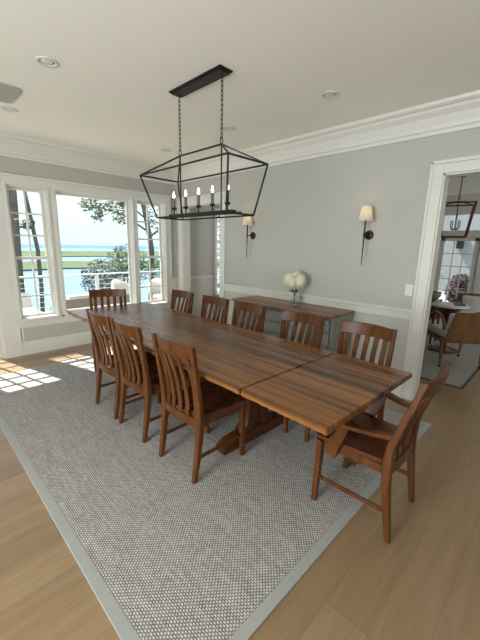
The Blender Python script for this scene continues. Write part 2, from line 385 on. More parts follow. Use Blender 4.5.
# white surround of the window group
yf = WY-.035
sur = MB()
sur.box(.84, 1.04, yf, WY, 0, 2.27).box(1.555, 1.605, yf, WY, .50, 2.26).box(2.795, 2.815, yf, WY, .48, 2.27).box(3.40, 3.50, yf, WY, 0, 2.26)
sur.box(.84, 3.50, yf, WY, 2.26, 2.345, .003).box(.82, 3.52, yf-.02, WY, 2.33, 2.365, .006)
sur.box(1.04, 3.405, yf, WY, .39, .48); sur.box(1.05, 3.405, WY-.022, WY, .17, .19, .002).box(1.05, 3.405, WY-.022, WY, .384, .40, .002).box(1.05, 1.078, WY-.022, WY, .17, .40)
struct('trim_11', sur, M['trim'])
struct('baseboard_front', MB().box(1.04, 3.41, yf-.004, WY, 0, .155, .003).box(1.04, 3.41, yf+.008, WY, .15, .185, .006).box(3.5, RX-.002, yf+.015, WY, 0, .15).box(3.5, RX-.013, yf+.02, WY, .15, .90).box(3.5, RX-.02, yf+.014, WY, .90, .94), M['trim'])
struct('trim_12', MB().box(.80, .84, WY-.012, WY, 0, 2.30).box(-.14, -.02, WY-.02, WY, 0, 2.30).box(-.14, .84, WY-.02, WY, 2.22, 2.33), M['trim'])

def window(name, x0, x1, z0, z1, cols, rows, double=True, par='y', pos=WY):
    """sash window: jamb frame, sash(es) with muntins, glass, sill"""
    root = bpy.data.objects.new(name, None); C.objects.link(root); root['kind'] = 'structure'; root.location = (0, 0, 0)
    f = MB(); y = pos
    f.box(x0-.03, x0+.004, y-.05, y+.02, z0-.03, z1+.03, .004).box(x1-.004, x1+.03, y-.05, y+.02, z0-.03, z1+.03, .004).box(x0, x1, y-.05, y+.02, z1-.004, z1+.03, .004)
    f.box(x0, x0+.012, y, y+.15, z0, z1).box(x1-.012, x1, y, y+.15, z0, z1).box(x0, x1, y, y+.15, z1-.012, z1)
    f.build('window_frame', M['trim'], root)
    MB().box(x0-.03, x1+.03, y-.075, y+.15, z0-.025, z0+.012, .006).build('window_sill', M['trim'], root)
    zm = z0+(z1-z0)*.47
    spans = [(z0+.012, zm+.02, y+.055), (zm-.02, z1-.012, y+.085)] if double else [(z0+.012, z1-.012, y+.07)]
    for (a, b, yy) in spans:
        s = MB(); fr = .036; X0, X1 = x0+.012, x1-.012
        s.box(X0, X0+fr, yy, yy+.028, a, b, .003).box(X1-fr, X1, yy, yy+.028, a, b, .003).box(X0+fr, X1-fr, yy, yy+.028, a, a+fr, .003).box(X0+fr, X1-fr, yy, yy+.028, b-fr, b, .003)
        gx0, gx1, ga, gb = X0+fr, X1-fr, a+fr, b-fr
        for i in range(1, cols): xx = gx0+(gx1-gx0)*i/cols; s.box(xx-.011, xx+.011, yy+.004, yy+.024, ga, gb)
        for i in range(1, rows): zz = ga+(gb-ga)*i/rows; s.box(gx0, gx1, yy+.005, yy+.023, zz-.011, zz+.011)
        sa = s.build('sash', M['trim'], root)
        B(gx0-.004, gx1+.004, yy+.012, yy+.016, ga-.004, gb+.004).build('pane', M['glass'], sa)
    return root
window('window_1', *wins[0], 2, 3)
window('window_2', *wins[1], 1, 1, double=False)
window('window_3', *wins[2], 2, 3)
window('window_4', *hallwin, 3, 3)
struct('trim_14', MB().box(1.075, 3.38, WY-.0135, WY-.002, .188, .386), M['wall'])
# French door left of the windows (its edge is outside the frame; its light falls on the rug)
d = MB(); x0, x1, z0, z1 = door
d.box(x0, x0+.10, WY+.05, WY+.09, z0, z1-.01).box(x1-.04, x1, WY+.05, WY+.09, z0, z1-.01)
d.box(x0+.1, x1-.04, WY+.05, WY+.09, z0, .07).box(x0+.1, x1-.04, WY+.05, WY+.09, 2.17, z1-.01).box(x0+.1, x0+.26, WY+.05, WY+.09, .07, 2.17)
for i in (1, 2): xx = .24+(.76-.24)*i/3; d.box(xx-.011, xx+.011, WY+.055, WY+.085, .07, 2.17)
for i in range(1, 6): zz = .07+2.1*i/6; d.box(.24, .76, WY+.055, WY+.085, zz-.010, zz+.010)
dd = struct('door_1', d, M['trim'])
B(.23, .77, WY+.068, WY+.072, .06, 2.18).build('pane', M['glass'], dd)
MB().lathe([(.012, 0), (.012, .05), (.026, .06), (.026, .09), (.01, .1)], (0, 0, 0), 12, mat=Matrix.Translation((.035, WY+.05, 1.0)) @ Matrix.Rotation(PI/2, 4, 'X')).build('door_handle', M['black'], dd)
# unseen windows behind and beside the camera, added to go with the fill lamps
def bigwin(name, vertical, p, a, b, n):
    root = MB()
    def bx(u0, u1, z0, z1, g=.03):
        if vertical: root.box(p-g, p+g, u0, u1, z0, z1)
        else: root.box(u0, u1, p-g, p+g, z0, z1)
    for i in range(n+1): u = a+(b-a)*i/n; bx(u-.03, u+.03, .7, 2.3)
    bx(a, b, .7, .76); bx(a, b, 2.24, 2.3)
    o = struct(name, root, M['trim'])
    g = MB(); (g.box(p-.003, p+.003, a, b, .74, 2.26) if vertical else g.box(a, b, p-.003, p+.003, .74, 2.26)); g.build('pane', M['glass'], o)
bigwin('window_added_5', True, XL-.06, -1.1, 2.9, 4); bigwin('window_added_6', False, YB-.06, -2.5, .1, 3); bigwin('window_added_8', False, YB-.06, 5.2, 8.0, 3)
# French door and transom of the lounge
def lounge_door():
    o = MB(); X = 9.5
    ya, yb, za, zb = 1.66, 2.44, 0.0, 1.84
    o.box(X, X+.04, ya-.04, ya+.08, za, zb).box(X, X+.04, yb-.08, yb+.04, za, zb).box(X, X+.04, ya, yb, za, .26).box(X, X+.04, ya, yb, 1.77, zb)
    for i in (1, 2): yy = 1.74+.62*i/3; o.box(X+.005, X+.035, yy-.009, yy+.009, .26, 1.77)
    for i in range(1, 5): zz = .26+1.51*i/5; o.box(X+.005, X+.035, ya, yb, zz-.009, zz+.009)
    r = struct('door_2', o, M['trim']); B(X+.018, X+.022, 1.70, 2.40, .24, 1.79).build('pane', M['glass'], r)
    MB().tube([(X-.01, 1.70, .86), (X-.05, 1.70, .86), (X-.05, 1.79, .86)], .008).build('door_handle', M['black'], r)
    t = MB(); 
    t.box(X+.03, X+.07, 1.35, 2.75, 1.98, 2.01).box(X+.03, X+.07, 1.35, 2.75, 2.37, 2.40)
    for i in range(6): yy = 1.35+1.4*i/5; t.box(X+.03, X+.07, yy-.014, yy+.014, 1.98, 2.40)
    r = struct('window_7', t, M['trim']); B(X+.048, X+.052, 1.35, 2.75, 2.0, 2.38).build('pane', M['glass'], r)
lounge_door()
struct('trim_13', MB().box(9.47, 9.5, 1.50, 1.62, 0, 1.9, .003).box(9.47, 9.5, 2.48, 2.60, 0, 1.9, .003).box(9.46, 9.5, 1.30, 2.8, 1.86, 1.97, .003), M['trim'])

# ------------------------------------------------------------------ rugs
r = MB().box(.47, 3.145, .735, 4.53, 0.0005, .011, .003)
rug = r.build('area_rug', M['rug'])
tag(rug, 'large pale grey woven area rug with grey binding under the dining table', 'rug')
r = MB(); r.box(.415, .47, .68, 4.585, .0005, .010, .003).box(3.145, 3.2, .68, 4.585, .0005, .010, .003).box(.47, 3.145, .68, .735, .0005, .010, .003).box(.47, 3.145, 4.53, 4.585, .0005, .010, .003)
r.build('binding', M['binding'], rug)
RZ = .0112

# ------------------------------------------------------------------ dining table
TX0, TX1, TY0, TY1, TZ = 1.25, 2.285, .64, 4.127, .76
def wavy(x, a, b, inward, n=18, amp=.005):
    return [(x+inward*abs(math.sin(k*1.7)+.6*math.sin(k*3.1))*amp, a+(b-a)*k/n) for k in range(n+1)]
def top_piece(a, b):
    m = MB(); pts = wavy(TX0, a, b, 1)+wavy(TX1, a, b, -1)[::-1]
    m.prism(pts[::-1], TZ-.036, TZ, .005)
    return m
table = empty('dining_table', (1.77, 2.38, RZ), 0, 'long reddish brown plank dining table on a trestle base', 'table')
def under(m, name, mat, parent=table, **k):
    o = m.build(name, mat, None, **k); o.parent = parent; o.matrix_parent_inverse = Matrix.Translation(-Vector(parent.location)); return o
under(top_piece(1.205, 3.56), 'tabletop', M['table'], smooth=True)
under(top_piece(TY0, 1.199), 'table_leaf', M['table'], smooth=True)
under(top_piece(3.566, TY1), 'table_leaf', M['table'], smooth=True)
for yy in (1.66, 3.28):
    ft = MB()
    ft.prism([(-.375, 0), (.375, 0), (.375, .045), (.31, .085), (.12, .10), (-.12, .10), (-.31, .085), (-.375, .045)], -.055, .055, .006,
             Matrix.Translation((1.88, yy, RZ)) @ Matrix.Rotation(PI/2, 4, 'X'))
    p = under(ft, 'trestle_foot', M['chair'], smooth=True)
    col = MB()
    for sx in (-.09, .09):
        col.sweep([(1.88+sx*1.5, yy, RZ+.09), (1.88+sx, yy, RZ+.16), (1.88+sx*.8, yy, RZ+.32), (1.88+sx*.8, yy, RZ+.45), (1.88+sx*1.25, yy, RZ+.58), (1.88+sx*1.7, yy, .655)], [.12, .1, .085, .085, .1, .12], [.09]*6)
    col.box(1.80, 1.96, yy-.03, yy+.03, RZ+.1, .64, .006)
    under(col, 'pedestal', M['seat'], smooth=True)
    cl = MB().box(1.40, 2.14, yy-.045, yy+.045, .65, .717, .008)
    under(cl, 'cleat', M['chair'], smooth=True)
under(MB().box(1.855, 1.905, 1.69, 3.25, RZ+.2, RZ+.34, .006), 'stretcher', M['chair'], smooth=True)
ap = MB()
for x in (1.42, 2.11): ap.box(x-.012, x+.012, 1.0, 3.8, .665, .717, .003)
under(ap, 'apron', M['chair'])
for (a, b) in ((.72, 1.5), (3.3, 4.06)):
    for x in (1.50, 2.03): under(B(x-.02, x+.02, a, b, .675, .717, .003), 'extension_slide', M['chair'])
for x in (1.32, 2.2): under(B(x-.02, x+.02, 3.95, 4.10, .69, .7175, .004), 'end_cleat', M['seat'])

table.location.x += .024; table.location.y += .008; table.rotation_euler.z = -.0215
# ------------------------------------------------------------------ chairs (face local +Y)
def post_path(sx, w=.2, ty=-.245, top=.935, fy=-.222):
    return [(sx*w, fy, 0), (sx*w, fy+.022, .15), (sx*(w+.001), fy+.045, .33), (sx*(w+.002), fy+.05, .44), (sx*(w+.004), fy+.04, .56), (sx*(w+.008), (fy+ty)/2+.022, .74), (sx*(w+.012), ty, top)]
def curve_slab(m, w, y, z0, z1, bow, th, z0y=0, topbow=.004, n=10):
    """wide rail bowed backwards between the posts"""
    t = bmesh.new(); R = []
    for i in range(n+1):
        u = -1+2*i/n; x = u*w; yy = y-bow*(1-u*u)
        tz = z1+topbow*(1-u*u); bz = z0-0.0*(1-u*u)
        R.append([t.verts.new(v) for v in ((x, yy-th/2+z0y, bz), (x, yy+th/2+z0y, bz), (x, yy+th/2, tz), (x, yy-th/2, tz))])
    for i in range(n):
        for j in range(4): t.faces.new((R[i][j], R[i][(j+1) % 4], R[i+1][(j+1) % 4], R[i+1][j]))
    t.faces.new(R[0]); t.faces.new(R[-1][::-1]); bmesh.ops.recalc_face_normals(t, faces=t.faces[:])
    bmesh.ops.bevel(t, geom=[e for e in t.edges if e.calc_face_angle(0) > .9], offset=.003, segments=1, affect='EDGES')
    m.merge(t)
def seat_mesh(wb, wf, yb, yf_, z):
    """scooped wooden seat with rounded corners"""
    m = MB(); nx, ny = 14, 12; top = []; bm = m.bm
    for j in range(ny+1):
        row = []; v = j/ny; y = yb+(yf_-yb)*v; hw = wb+(wf-wb)*v
        if j in (0, ny): hw -= .010
        for i in range(nx+1):
            u = -1+2*i/nx; sc = .014*(1-u**4)*math.sin(PI*min(1, v*1.05))**.6*(1-.55*math.exp(-(u*4)**2)*v)
            e = .006 if i in (0, nx) or j in (0, ny) else 0
            row.append(bm.verts.new((u*hw, y+.012*(1-u*u)*(v-.5)*2*(1 if v > .5 else 0), z-sc-e)))
        top.append(row)
    for j in range(ny):
        for i in range(nx): bm.faces.new((top[j][i], top[j][i+1], top[j+1][i+1], top[j+1][i]))
    rim = [top[0][i] for i in range(nx+1)]+[top[j][nx] for j in range(1, ny+1)]+[top[ny][i] for i in range(nx-1, -1, -1)]+[top[j][0] for j in range(ny-1, 0, -1)]
    low = [bm.verts.new((v.co.x*.985, v.co.y*.985, z-.034)) for v in rim]
    n = len(rim)
    for k in range(n): bm.faces.new((rim[k], rim[(k+1) % n], low[(k+1) % n], low[k]))
    bm.faces.new(low[::-1])
    return m
def make_chair(arms=False):
    t = empty('dining_armchair' if arms else 'dining_chair', (0, 0, RZ))
    w = .205 if arms else .2; ty = -.30 if arms else -.245; top = .935 if arms else .94; fy = -.225
    for sx in (-1, 1):
        P = post_path(sx, w, ty, top, fy)
        MB().sweep(P[:4], [.034, .040, .044, .044], [.030, .036, .044, .046]).build('leg', M['chair'], t, smooth=True)
        MB().sweep(P[3:], [.044, .040, .036, .031], [.046, .040, .034, .026]).build('back_post', M['chair'], t, smooth=True)
        fx = .205 if not arms else .215
        MB().sweep([(sx*fx, .222, 0), (sx*fx, .215, .2), (sx*fx, .207, .425)], [.032, .038, .044], [.032, .038, .044]).build('leg', M['chair'], t, smooth=True)
        MB().sweep([(sx*w, fy+.025, .165), (sx*(w+fx)/2, 0, .168), (sx*fx, .215, .172)], .014, .024).build('stretcher', M['chair'], t, smooth=True)
    f = MB(); 
    for sx in (-1, 1): f.sweep([(sx*(w), fy+.05, .405), (sx*.207, .207, .405)], .02, .05)
    f.box(-.2, .2, .198, .218, .38, .432, .003)
    f.build('seat_frame', M['chair'], t, smooth=True)
    seat_mesh(.205, .232, -.165, .238, .462).build('seat', M['seat'], t, smooth=True)
    k = (ty+.185)/(top-.56)
    yb = lambda z: -.182+(ty+.182)*((z-.5)/(top-.5)) if z > .5 else -.180
    c_ = MB(); curve_slab(c_, w+.012, ty+.016, top-.095, top-.004, .048, .020, z0y=.02); c_.build('crest_rail', M['chair'], t, smooth=True)
    c_ = MB(); curve_slab(c_, w-.01, -.178, .372, .432, .018, .022, topbow=0); c_.build('lower_rail', M['chair'], t, smooth=True)
    for i in range(5):
        u = (i-2)/2.0*.78; x = u*w; P = []
        for q in range(7):
            z = .425+(top-.09-.425)*q/6; bowl = .042*(1-u*u)*(.45+.55*q/6)
            P.append((x, yb(z)-bowl+.020*math.sin(PI*q/6)+.008, z))
        MB().sweep(P, .040, .013).build('slat', M['chair'], t, smooth=True)
    if arms:
        for sx in (-1, 1):
            t2 = MB(); P = [(sx*.212, -.20, .610), (sx*.24, -.09, .602), (sx*.268, .0, .612), (sx*.278, .05, .616), (sx*.272, .10, .608)]
            t2.sweep(P, [.035, .045, .060, .070, .045], [.022]*5); t2.build('armrest', M['chair'], t, smooth=True)
            MB().sweep([(sx*.236, .135, .375), (sx*.250, .11, .45), (sx*.266, .07, .53), (sx*.272, .04, .608)], .024, [.085, .075, .06, .05]).build('arm_support', M['chair'], t, smooth=True)
    return t
proto = make_chair(); flat_feet(proto)
G = 'slat back dining chairs around the table'
spots = [
 (1.405, 2.895, -90, 'slat back dining chair on the window side end of the near row'),
 (1.405, 2.395, -90, 'slat back dining chair in the middle of the near row of three'),
 (1.405, 1.75, -90, 'slat back dining chair of the near row nearest the camera, whole back showing'),
 (1.79, 4.07, 158, 'slat back dining chair at the far head of the table before the picture window'),
 (2.335, 3.60, 90, 'slat back dining chair of the far row closest to the windows'),
 (2.335, 2.945, 90, 'slat back dining chair of the far row, second from the windows, left of the sideboard'),
 (2.335, 2.395, 90, 'slat back dining chair of the far row before the left end of the sideboard'),
 (2.335, 1.715, 90, 'slat back dining chair of the far row before the right half of the sideboard'),
 (2.355, 1.105, 90, 'slat back dining chair of the far row beside the lounge doorway, right of the sideboard'),
]
for i, (x, y, a, lb) in enumerate(spots):
    o = proto if i == 0 else copy_tree(proto)
    o.location = (x, y, RZ); o.rotation_euler = (0, 0, math.radians(a)); tag(o, lb, 'chair', G)
arm = make_chair(True); flat_feet(arm)
arm.location = (1.85, .70, .0112); arm.rotation_euler = (0, 0, math.radians(1.5))
tag(arm, 'reddish brown wooden armchair with slatted back at the near head of the table', 'chair')

# ------------------------------------------------------------------ chandelier
CX, CY = 1.885, 2.366
ch = empty('lantern_chandelier', (CX, CY, 2.8), 0, 'black iron open cage chandelier with five candle lights hanging over the table', 'chandelier')
def hang(m, name, mat, parent=ch, **k):
    o = m.build(name, mat, None, **k); o.parent = parent
    base = Vector(ch.location); o.matrix_parent_inverse = Matrix.Translation(-base); return o
hang(MB().box(CX-.075, CX+.025, 2.035, 2.65, 2.775, 2.80, .005).box(CX-.088, CX+.038, 2.02, 2.665, 2.788, 2.80, .003), 'canopy', M['black'])
zt, zm, zb = 2.311, 2.160, 1.785
ty0, ty1 = CY-.272, CY+.272
top_ = [(CX, ty0, zt), (CX, ty1, zt)]
mid = [(CX-.208, CY-.57, zm), (CX+.208, CY-.57, zm), (CX+.208, CY+.61, zm), (CX-.208, CY+.61, zm)]
bot = [(CX-.145, CY-.495, zb), (CX+.145, CY-.495, zb), (CX+.145, CY+.445, zb), (CX-.145, CY+.445, zb)]
fr = MB(); sq = lambda a, b, w=.012: fr.sweep([a, b], w, w, frame=(.02, .3, .95) if abs(Vector(a)[2]-Vector(b)[2]) < .05 else (1, .1, 0))
sq(top_[0], top_[1])
for i in range(4):
    sq(mid[i], mid[(i+1) % 4]); sq(bot[i], bot[(i+1) % 4]); sq(mid[i], bot[i]); sq(mid[i], top_[0 if i < 2 else 1])
hang(fr, 'cage_frame', M['black'])
for y in (ty0, ty1): hang(MB().tube([(CX, y, zt), (CX, y, 1.80)], .006), 'support_rod', M['black'])
tray = MB().box(CX-.03, CX+.03, CY-.42, CY+.43, 1.80, 1.82, .003)
for y in (CY-.495, CY+.445): tray.box(CX-.145, CX+.145, y-.005, y+.005, zb-.004, zb+.006); 
tray.box(CX-.012, CX+.012, CY-.495, CY+.445, 1.788, 1.802)
hang(tray, 'light_bar', M['black'])
for y in (ty0, ty1):
    c_ = MB(); z = 2.775; k = 0; n = 13; L = (2.775-zt-.045)/n
    for k in range(n):
        zc = z-L*(k+.5); pts = []
        for q in range(10):
            a = 2*PI*q/10; dx = .0095*math.cos(a); dz = (L*.5+.005)*math.sin(a)
            pts.append((CX+dx, y, zc+dz) if k % 2 else (CX, y+dx, zc+dz))
        c_.tube(pts, .0030, 5, closed=True)
    hang(c_, 'chain', M['black'], smooth='all')
    hang(MB().tube([(CX+.013*math.cos(2*PI*q/14), y, zt+.026+.024*math.sin(2*PI*q/14)) for q in range(14)], .004, 6, closed=True), 'hanging_loop', M['black'], smooth='all')
for i in range(5):
    y = 2.0835*.969+i*(2.836-2.0835)*.969/4
    hang(MB().lathe([(.006, 0), (.006, .04), (.022, .048), (.026, .056), (.024, .060), (.011, .062), (.011, .066)], (CX, y, 1.818), 14), 'candle_cup', M['black'], smooth=True)
    cs = hang(MB().lathe([(.013, 0), (.013, .082), (.006, .084)], (CX, y, 1.884), 12), 'candle_sleeve', M['candle'], smooth=True)
    hang(MB().lathe([(.005, 0), (.009, .012), (.010, .022), (.0075, .036), (.003, .05), (.0008, .056)], (CX, y, 1.967), 12), 'bulb', M['flame'], smooth='all')

# ------------------------------------------------------------------ sideboard, vase, flowers
sb = empty('sideboard', (3.33, 2.42, 0), 0, 'grey painted sideboard with a brown wooden top against the wall', 'sideboard')
def sub(m, name, mat, parent=sb, base=None, **k):
    o = m.build(name, mat, None, **k); o.parent = parent; o.matrix_parent_inverse = Matrix.Translation(-Vector(sb.location)); return o
sub(MB().box(3.06, 3.565, 1.685, 3.185, .828, .858, .006), 'worktop', M['side_top'])
b_ = MB().box(3.115, 3.55, 1.70, 3.14, .10, .826)
for y in (1.695, 3.145): b_.box(3.09, 3.135, y-.012, y+.012, .06, .826, .004)
for k in range(4): y = 1.70+.48*k; b_.box(3.10, 3.12, y-.018, y+.018, .1, .826)
b_.box(3.09, 3.55, 1.69, 3.15, .06, .12, .006).box(3.095, 3.56, 1.688, 3.152, .806, .828, .004)
b_.box(3.16, 3.50, 1.690, 1.70, .16, .20).box(3.16, 3.50, 1.690, 1.70, .72, .76).box(3.14, 3.18, 1.690, 1.70, .16, .76).box(3.48, 3.52, 1.690, 1.70, .16, .76)
sub(b_, 'body', M['side_grey'])
for y in (1.73, 3.11):
    for x in (3.12, 3.52): sub(MB().box(x-.025, x+.025, y-.025, y+.025, .0115 if x < 3.3 else 0, .06, .004), 'foot', M['side_grey'])
for cidx in range(3):
    yc = 1.94+.48*cidx
    for rr in range(5):
        zc = .736-.139*rr
        dr = sub(MB().box(3.092, 3.118, yc-.215, yc+.215, zc-.062, zc+.062, .004), 'drawer', M['side_grey'])
        sub(MB().lathe([(.004, 0), (.005, .012), (.013, .018), (.013, .024), (.006, .028)], mat=Matrix.Translation((3.092, yc+.025, zc)) @ Matrix.Rotation(-PI/2, 4, 'Y'), seg=12), 'knob', M['knob'], parent=dr, smooth=True)
VX, VY, VZ = 3.37, 2.383, .8585
va = MB(); va.lathe([(.040, 0), (.043, .025), (.036, .09), (.028, .135), (.036, .17), (.033, .17), (.025, .135), (.033, .09), (.039, .027), (.036, .006)], (0, 0, 0), 20)
vase = va.build('glass_vase', M['clear'], smooth='all'); vase.location = (VX, VY, VZ)
tag(vase, 'small clear glass vase of cream hydrangeas on the sideboard', 'vase')
fl = empty('hydrangea_bouquet', (VX, VY, VZ+.01), 0, 'bunch of cream hydrangea heads standing in the glass vase', 'flowers')
heads = [(-.02, .078, .285, .070), (-.01, -.075, .28, .076), (-.055, .0, .265, .060), (.04, .01, .315, .068)]
for (a, b, z, rr) in heads:
    MB().tube([(a*.1, b*.1, .005), (a*.12, b*.12, .13), (a*.8, b*.8, z-.03)], .0028, 6).build('stem', M['stem'], fl)
    m = MB()
    for q in range(230):
        g = (q+.5)/230; phi = math.acos(1-2*g); th = PI*(1+5**.5)*q; n = Vector((math.cos(th)*math.sin(phi), math.sin(th)*math.sin(phi), math.cos(phi)))
        k = rr*random.uniform(.82, 1.05); c0 = Vector((a, b, z))+Vector((n.x*k, n.y*k, n.z*k*1.25))
        u_ = n.orthogonal().normalized(); v_ = n.cross(u_); s_ = random.uniform(.007, .010)
        ang = random.uniform(0, PI); u2 = u_*math.cos(ang)+v_*math.sin(ang); v2 = n.cross(u2)
        t0 = m.bm.verts.new(c0+n*.003)
        ring = [m.bm.verts.new(c0+(u2*math.cos(2*PI*j/8)+v2*math.sin(2*PI*j/8))*s_*(1 if j % 2 else .62)-n*(.003 if j % 2 else .0)) for j in range(8)]
        for j in range(8): m.bm.faces.new((t0, ring[j], ring[(j+1) % 8]))
    m.blob((a, b, z), rr*.8, 2, sc=(1, 1, 1.25))
    m.build('flower_head', M['petal'], fl)
lf = MB()
for q in range(11):
    a = q*2.4; L = random.uniform(.05, .085); z = .185+random.uniform(-.02, .02)
    d_ = Vector((math.cos(a), math.sin(a), -.25)); s_ = Vector((-math.sin(a), math.cos(a), 0)); b0 = Vector((math.cos(a)*.015, math.sin(a)*.015, z))
    P = [b0, b0+d_*L*.5+s_*L*.28+Vector((0, 0, .008)), b0+d_*L, b0+d_*L*.5-s_*L*.28+Vector((0, 0, .008))]
    vs = [lf.bm.verts.new(p) for p in P]; mid_ = lf.bm.verts.new(b0+d_*L*.5)
    for j in range(4): lf.bm.faces.new((vs[j], vs[(j+1) % 4], mid_))
lf.build('leaves', M['green_leaf'], fl)

# ------------------------------------------------------------------ sconces
def sconce(y, lb):
    t = empty('wall_sconce', (RX, y, 1.69), 0, lb, 'wall lamp', 'sconces on the sideboard wall')
    MB().lathe([(.050, 0), (.050, .008), (.042, .016), (.018, .02), (.014, .034)], mat=Matrix.Rotation(-PI/2, 4, 'Y'), seg=24).build('backplate', M['black'], t, smooth=True)
    a = MB().tube([(-.02, 0, 0), (-.122, 0, 0), (-.138, 0, 0)], .007); a.blob((-.122, 0, 0), .014, 2); a.build('arm', M['black'], t, smooth='all')
    MB().tube([(-.122, 0, -.325), (-.122, 0, -.30), (-.122, 0, .0), (-.122, 0, .15)], [.001, .004, .0085, .0095], 10).lathe([(.017, 0), (.017, .012)], (-.122, 0, .15), 12).build('rod', M['black'], t, smooth=True)
    MB().lathe([(.074, 0), (.0475, .148)], (-.122, 0, .138), 32, caps=False).lathe([(.0725, .001), (.046, .147)], (-.122, 0, .138), 32, caps=False).build('lamp_shade', M['shade'], t, smooth='all')
    MB().lathe([(.006, 0), (.016, .02), (.02, .035), (.014, .052), (.002, .06)], (-.122, 0, .172), 12).build('bulb', M['soft_bulb'], t, smooth='all')
    l = bpy.data.lights.new('sconce_light', 'POINT'); l.energy = .55; l.color = (1, .78, .52); l.shadow_soft_size = .02
    o = bpy.data.objects.new('sconce_light', l); C.objects.link(o); o.location = (RX-.122, y, 1.915)
sconce(1.623, 'black wall sconce with a cream cone shade nearest the doorway')
sconce(3.315, 'black wall sconce with a cream cone shade behind the end of the chandelier')
sw = MB().box(RX-.006, RX-.0005, 1.115, 1.187, 1.09, 1.205, .002).build('light_switch', M['white_plastic'])
tag(sw, 'white light switch plate on the wall left of the doorway', 'light switch')
MB().box(RX-.009, RX-.005, 1.135, 1.167, 1.118, 1.178, .001).build('rocker', M['white_plastic'], sw)

# ------------------------------------------------------------------ ceiling fittings
k = .969
for (x, y, lb) in ((.976*k, 3.006*k, 'round recessed ceiling light, largest and nearest, left of the chandelier'),
                   (2.829*k, 1.751*k, 'round recessed ceiling light right of the chandelier canopy'),
                   (2.835*k, 3.027*k, 'round recessed ceiling light just behind the chandelier chain'),
                   (2.873*k, 4.358*k, 'round recessed ceiling light furthest off, near the window corner'),
                   (1.005*k, 4.294*k, 'round recessed ceiling light beside the grey ceiling vent')):
    t = empty('recessed_light', (x, y, CZ), 0, lb, 'ceiling light', 'recessed ceiling lights')
    MB().lathe([(.075, -.0005), (.073, -.006), (.055, -.007), (.050, -.001)], seg=28, caps=False).build('trim_ring', M['trim'], t, smooth='all')
    MB().lathe([(.050, -.001), (.03, -.004), (.001, -.0045)], seg=24).build('lens', M['white_plastic'], t, smooth='all')
def rounded(x0, x1, y0, y1, r, n=6):
    P = []
    for cx_, cy_, a0 in ((x1-r, y1-r, 0), (x0+r, y1-r, 90), (x0+r, y0+r, 180), (x1-r, y0+r, 270)):
        for q in range(n+1): a = math.radians(a0+90*q/n); P.append((cx_+r*math.cos(a), cy_+r*math.sin(a)))
    return P
v_ = MB().prism(rounded(.35, .945, 3.55, 3.98, .06), CZ-.012, CZ-.0005, .002).build('ceiling_vent', M['vent'])
tag(v_, 'grey ceiling vent with rounded corners at the left edge', 'ceiling vent')

# ------------------------------------------------------------------ lounge seen through the doorway
lr = MB().box(4.36, 7.6, .70, 3.2, .0005, .012, .003).build('lounge_rug', M['outrug'])
tag(lr, 'pale beige rug with dark edge on the floor of the next room', 'rug')
MB().box(4.33, 4.36, .67, 3.23, .0005, .013, .002).box(4.36, 7.6, .67, .70, .0005, .013, .002).build('binding', M['rugedge'], lr)
LZ = .0125
def caster(x, y, t):
    MB().tube([(x, y, .055), (x, y, .035)], .006, 8).lathe([(.018, -.008), (.018, .008)], mat=Matrix.Translation((x, y, .0185)) @ Matrix.Rotation(PI/2, 4, 'X'), seg=12).build('caster', M['black'], t, smooth=True)
def lounge_chair(loc, rz, lb):
    t = empty('lounge_armchair', loc, rz, lb, 'chair', 'wooden armchairs in the next room')
    # faces local +Y
    MB().prism([(-.27, .40), (.27, .40), (.215, .78), (-.215, .78)], -.012, .012, .004, Matrix.Translation((0, -.27, 0)) @ Matrix.Rotation(math.radians(98), 4, 'X')).build('back_panel', M['chair_oak'], t, smooth=True)
    for sx in (-1, 1):
        for yy in (-.24, .26):
            MB().sweep([(sx*.25, yy*1.05, .05), (sx*.255, yy, .25), (sx*.26, yy*.95, .42)], [.025, .032, .04], [.025, .032, .04]).build('leg', M['chair_oak'], t, smooth=True)
            caster(sx*.25, yy*1.05, t)
        P = []
        for q in range(13):
            a = PI*q/12; P.append((sx*(.27+.025*math.sin(a)), -.27+.53*(1-math.cos(a))/2, .42+.24*math.sin(a)**.7+.10*(1-q/12)))
        MB().sweep(P, .035, .030, frame=(1, 0, 0)).build('armrest', M['chair_oak'], t, smooth=True)
    MB().box(-.26, .26, -.25, .27, .34, .385, .01).build('seat_frame', M['chair_oak'], t, smooth=True)
    MB().box(-.235, .235, -.22, .275, .388, .485, .035).build('seat_cushion', M['cushion'], t, smooth=True)
    MB().box(-.21, .21, -.045, .045, 0, .27, .035, Matrix.Translation((0, -.205, .47)) @ Matrix.Rotation(math.radians(9), 4, 'X')).build('back_cushion', M['cushion'], t, smooth=True)
    return t
lounge_chair((5.28, 1.03, LZ), math.radians(-51.5), 'wooden armchair on casters seen from behind with a solid curved back')
lounge_chair((5.85, 2.25, LZ), math.radians(-170), 'wooden armchair with white cushion mostly hidden by the doorway casing')
lounge_chair((7.0, 1.12, LZ), math.radians(100), 'wooden armchair with white back cushion beyond the far side of the small table')
tb = empty('lounge_table', (5.84, 1.26, LZ), 0, 'dark wooden table with a pale marble top in the next room', 'table')
MB().lathe([(.25, 0), (.27, .008), (.27, .024), (.26, .03)], (0, 0, .70), 36).build('tabletop', M['white_plastic'], tb, smooth=True)
MB().lathe([(.20, 0), (.20, .03), (.05, .06), (.04, .3), (.06, .55), (.16, .66), (.22, .695)], (0, 0, 0), 24).build('pedestal', M['seat'], tb, smooth=True)
bk = MB().box(-.09, .09, -.065, .065, 0, .018, .002).build('book', M['black']); bk.location = (5.88, 1.14, .743); bk.rotation_euler = (0, 0, .4)
tag(bk, 'thin dark book lying on the pale lounge table', 'book')
bl = MB().lathe([(.04, 0), (.05, .006), (.085, .03), (.115, .08), (.118, .14), (.112, .14), (.107, .08), (.075, .036), (.01, .02)], (0, 0, 0), 24).build('bowl', M['leaf_porc'], smooth='all')
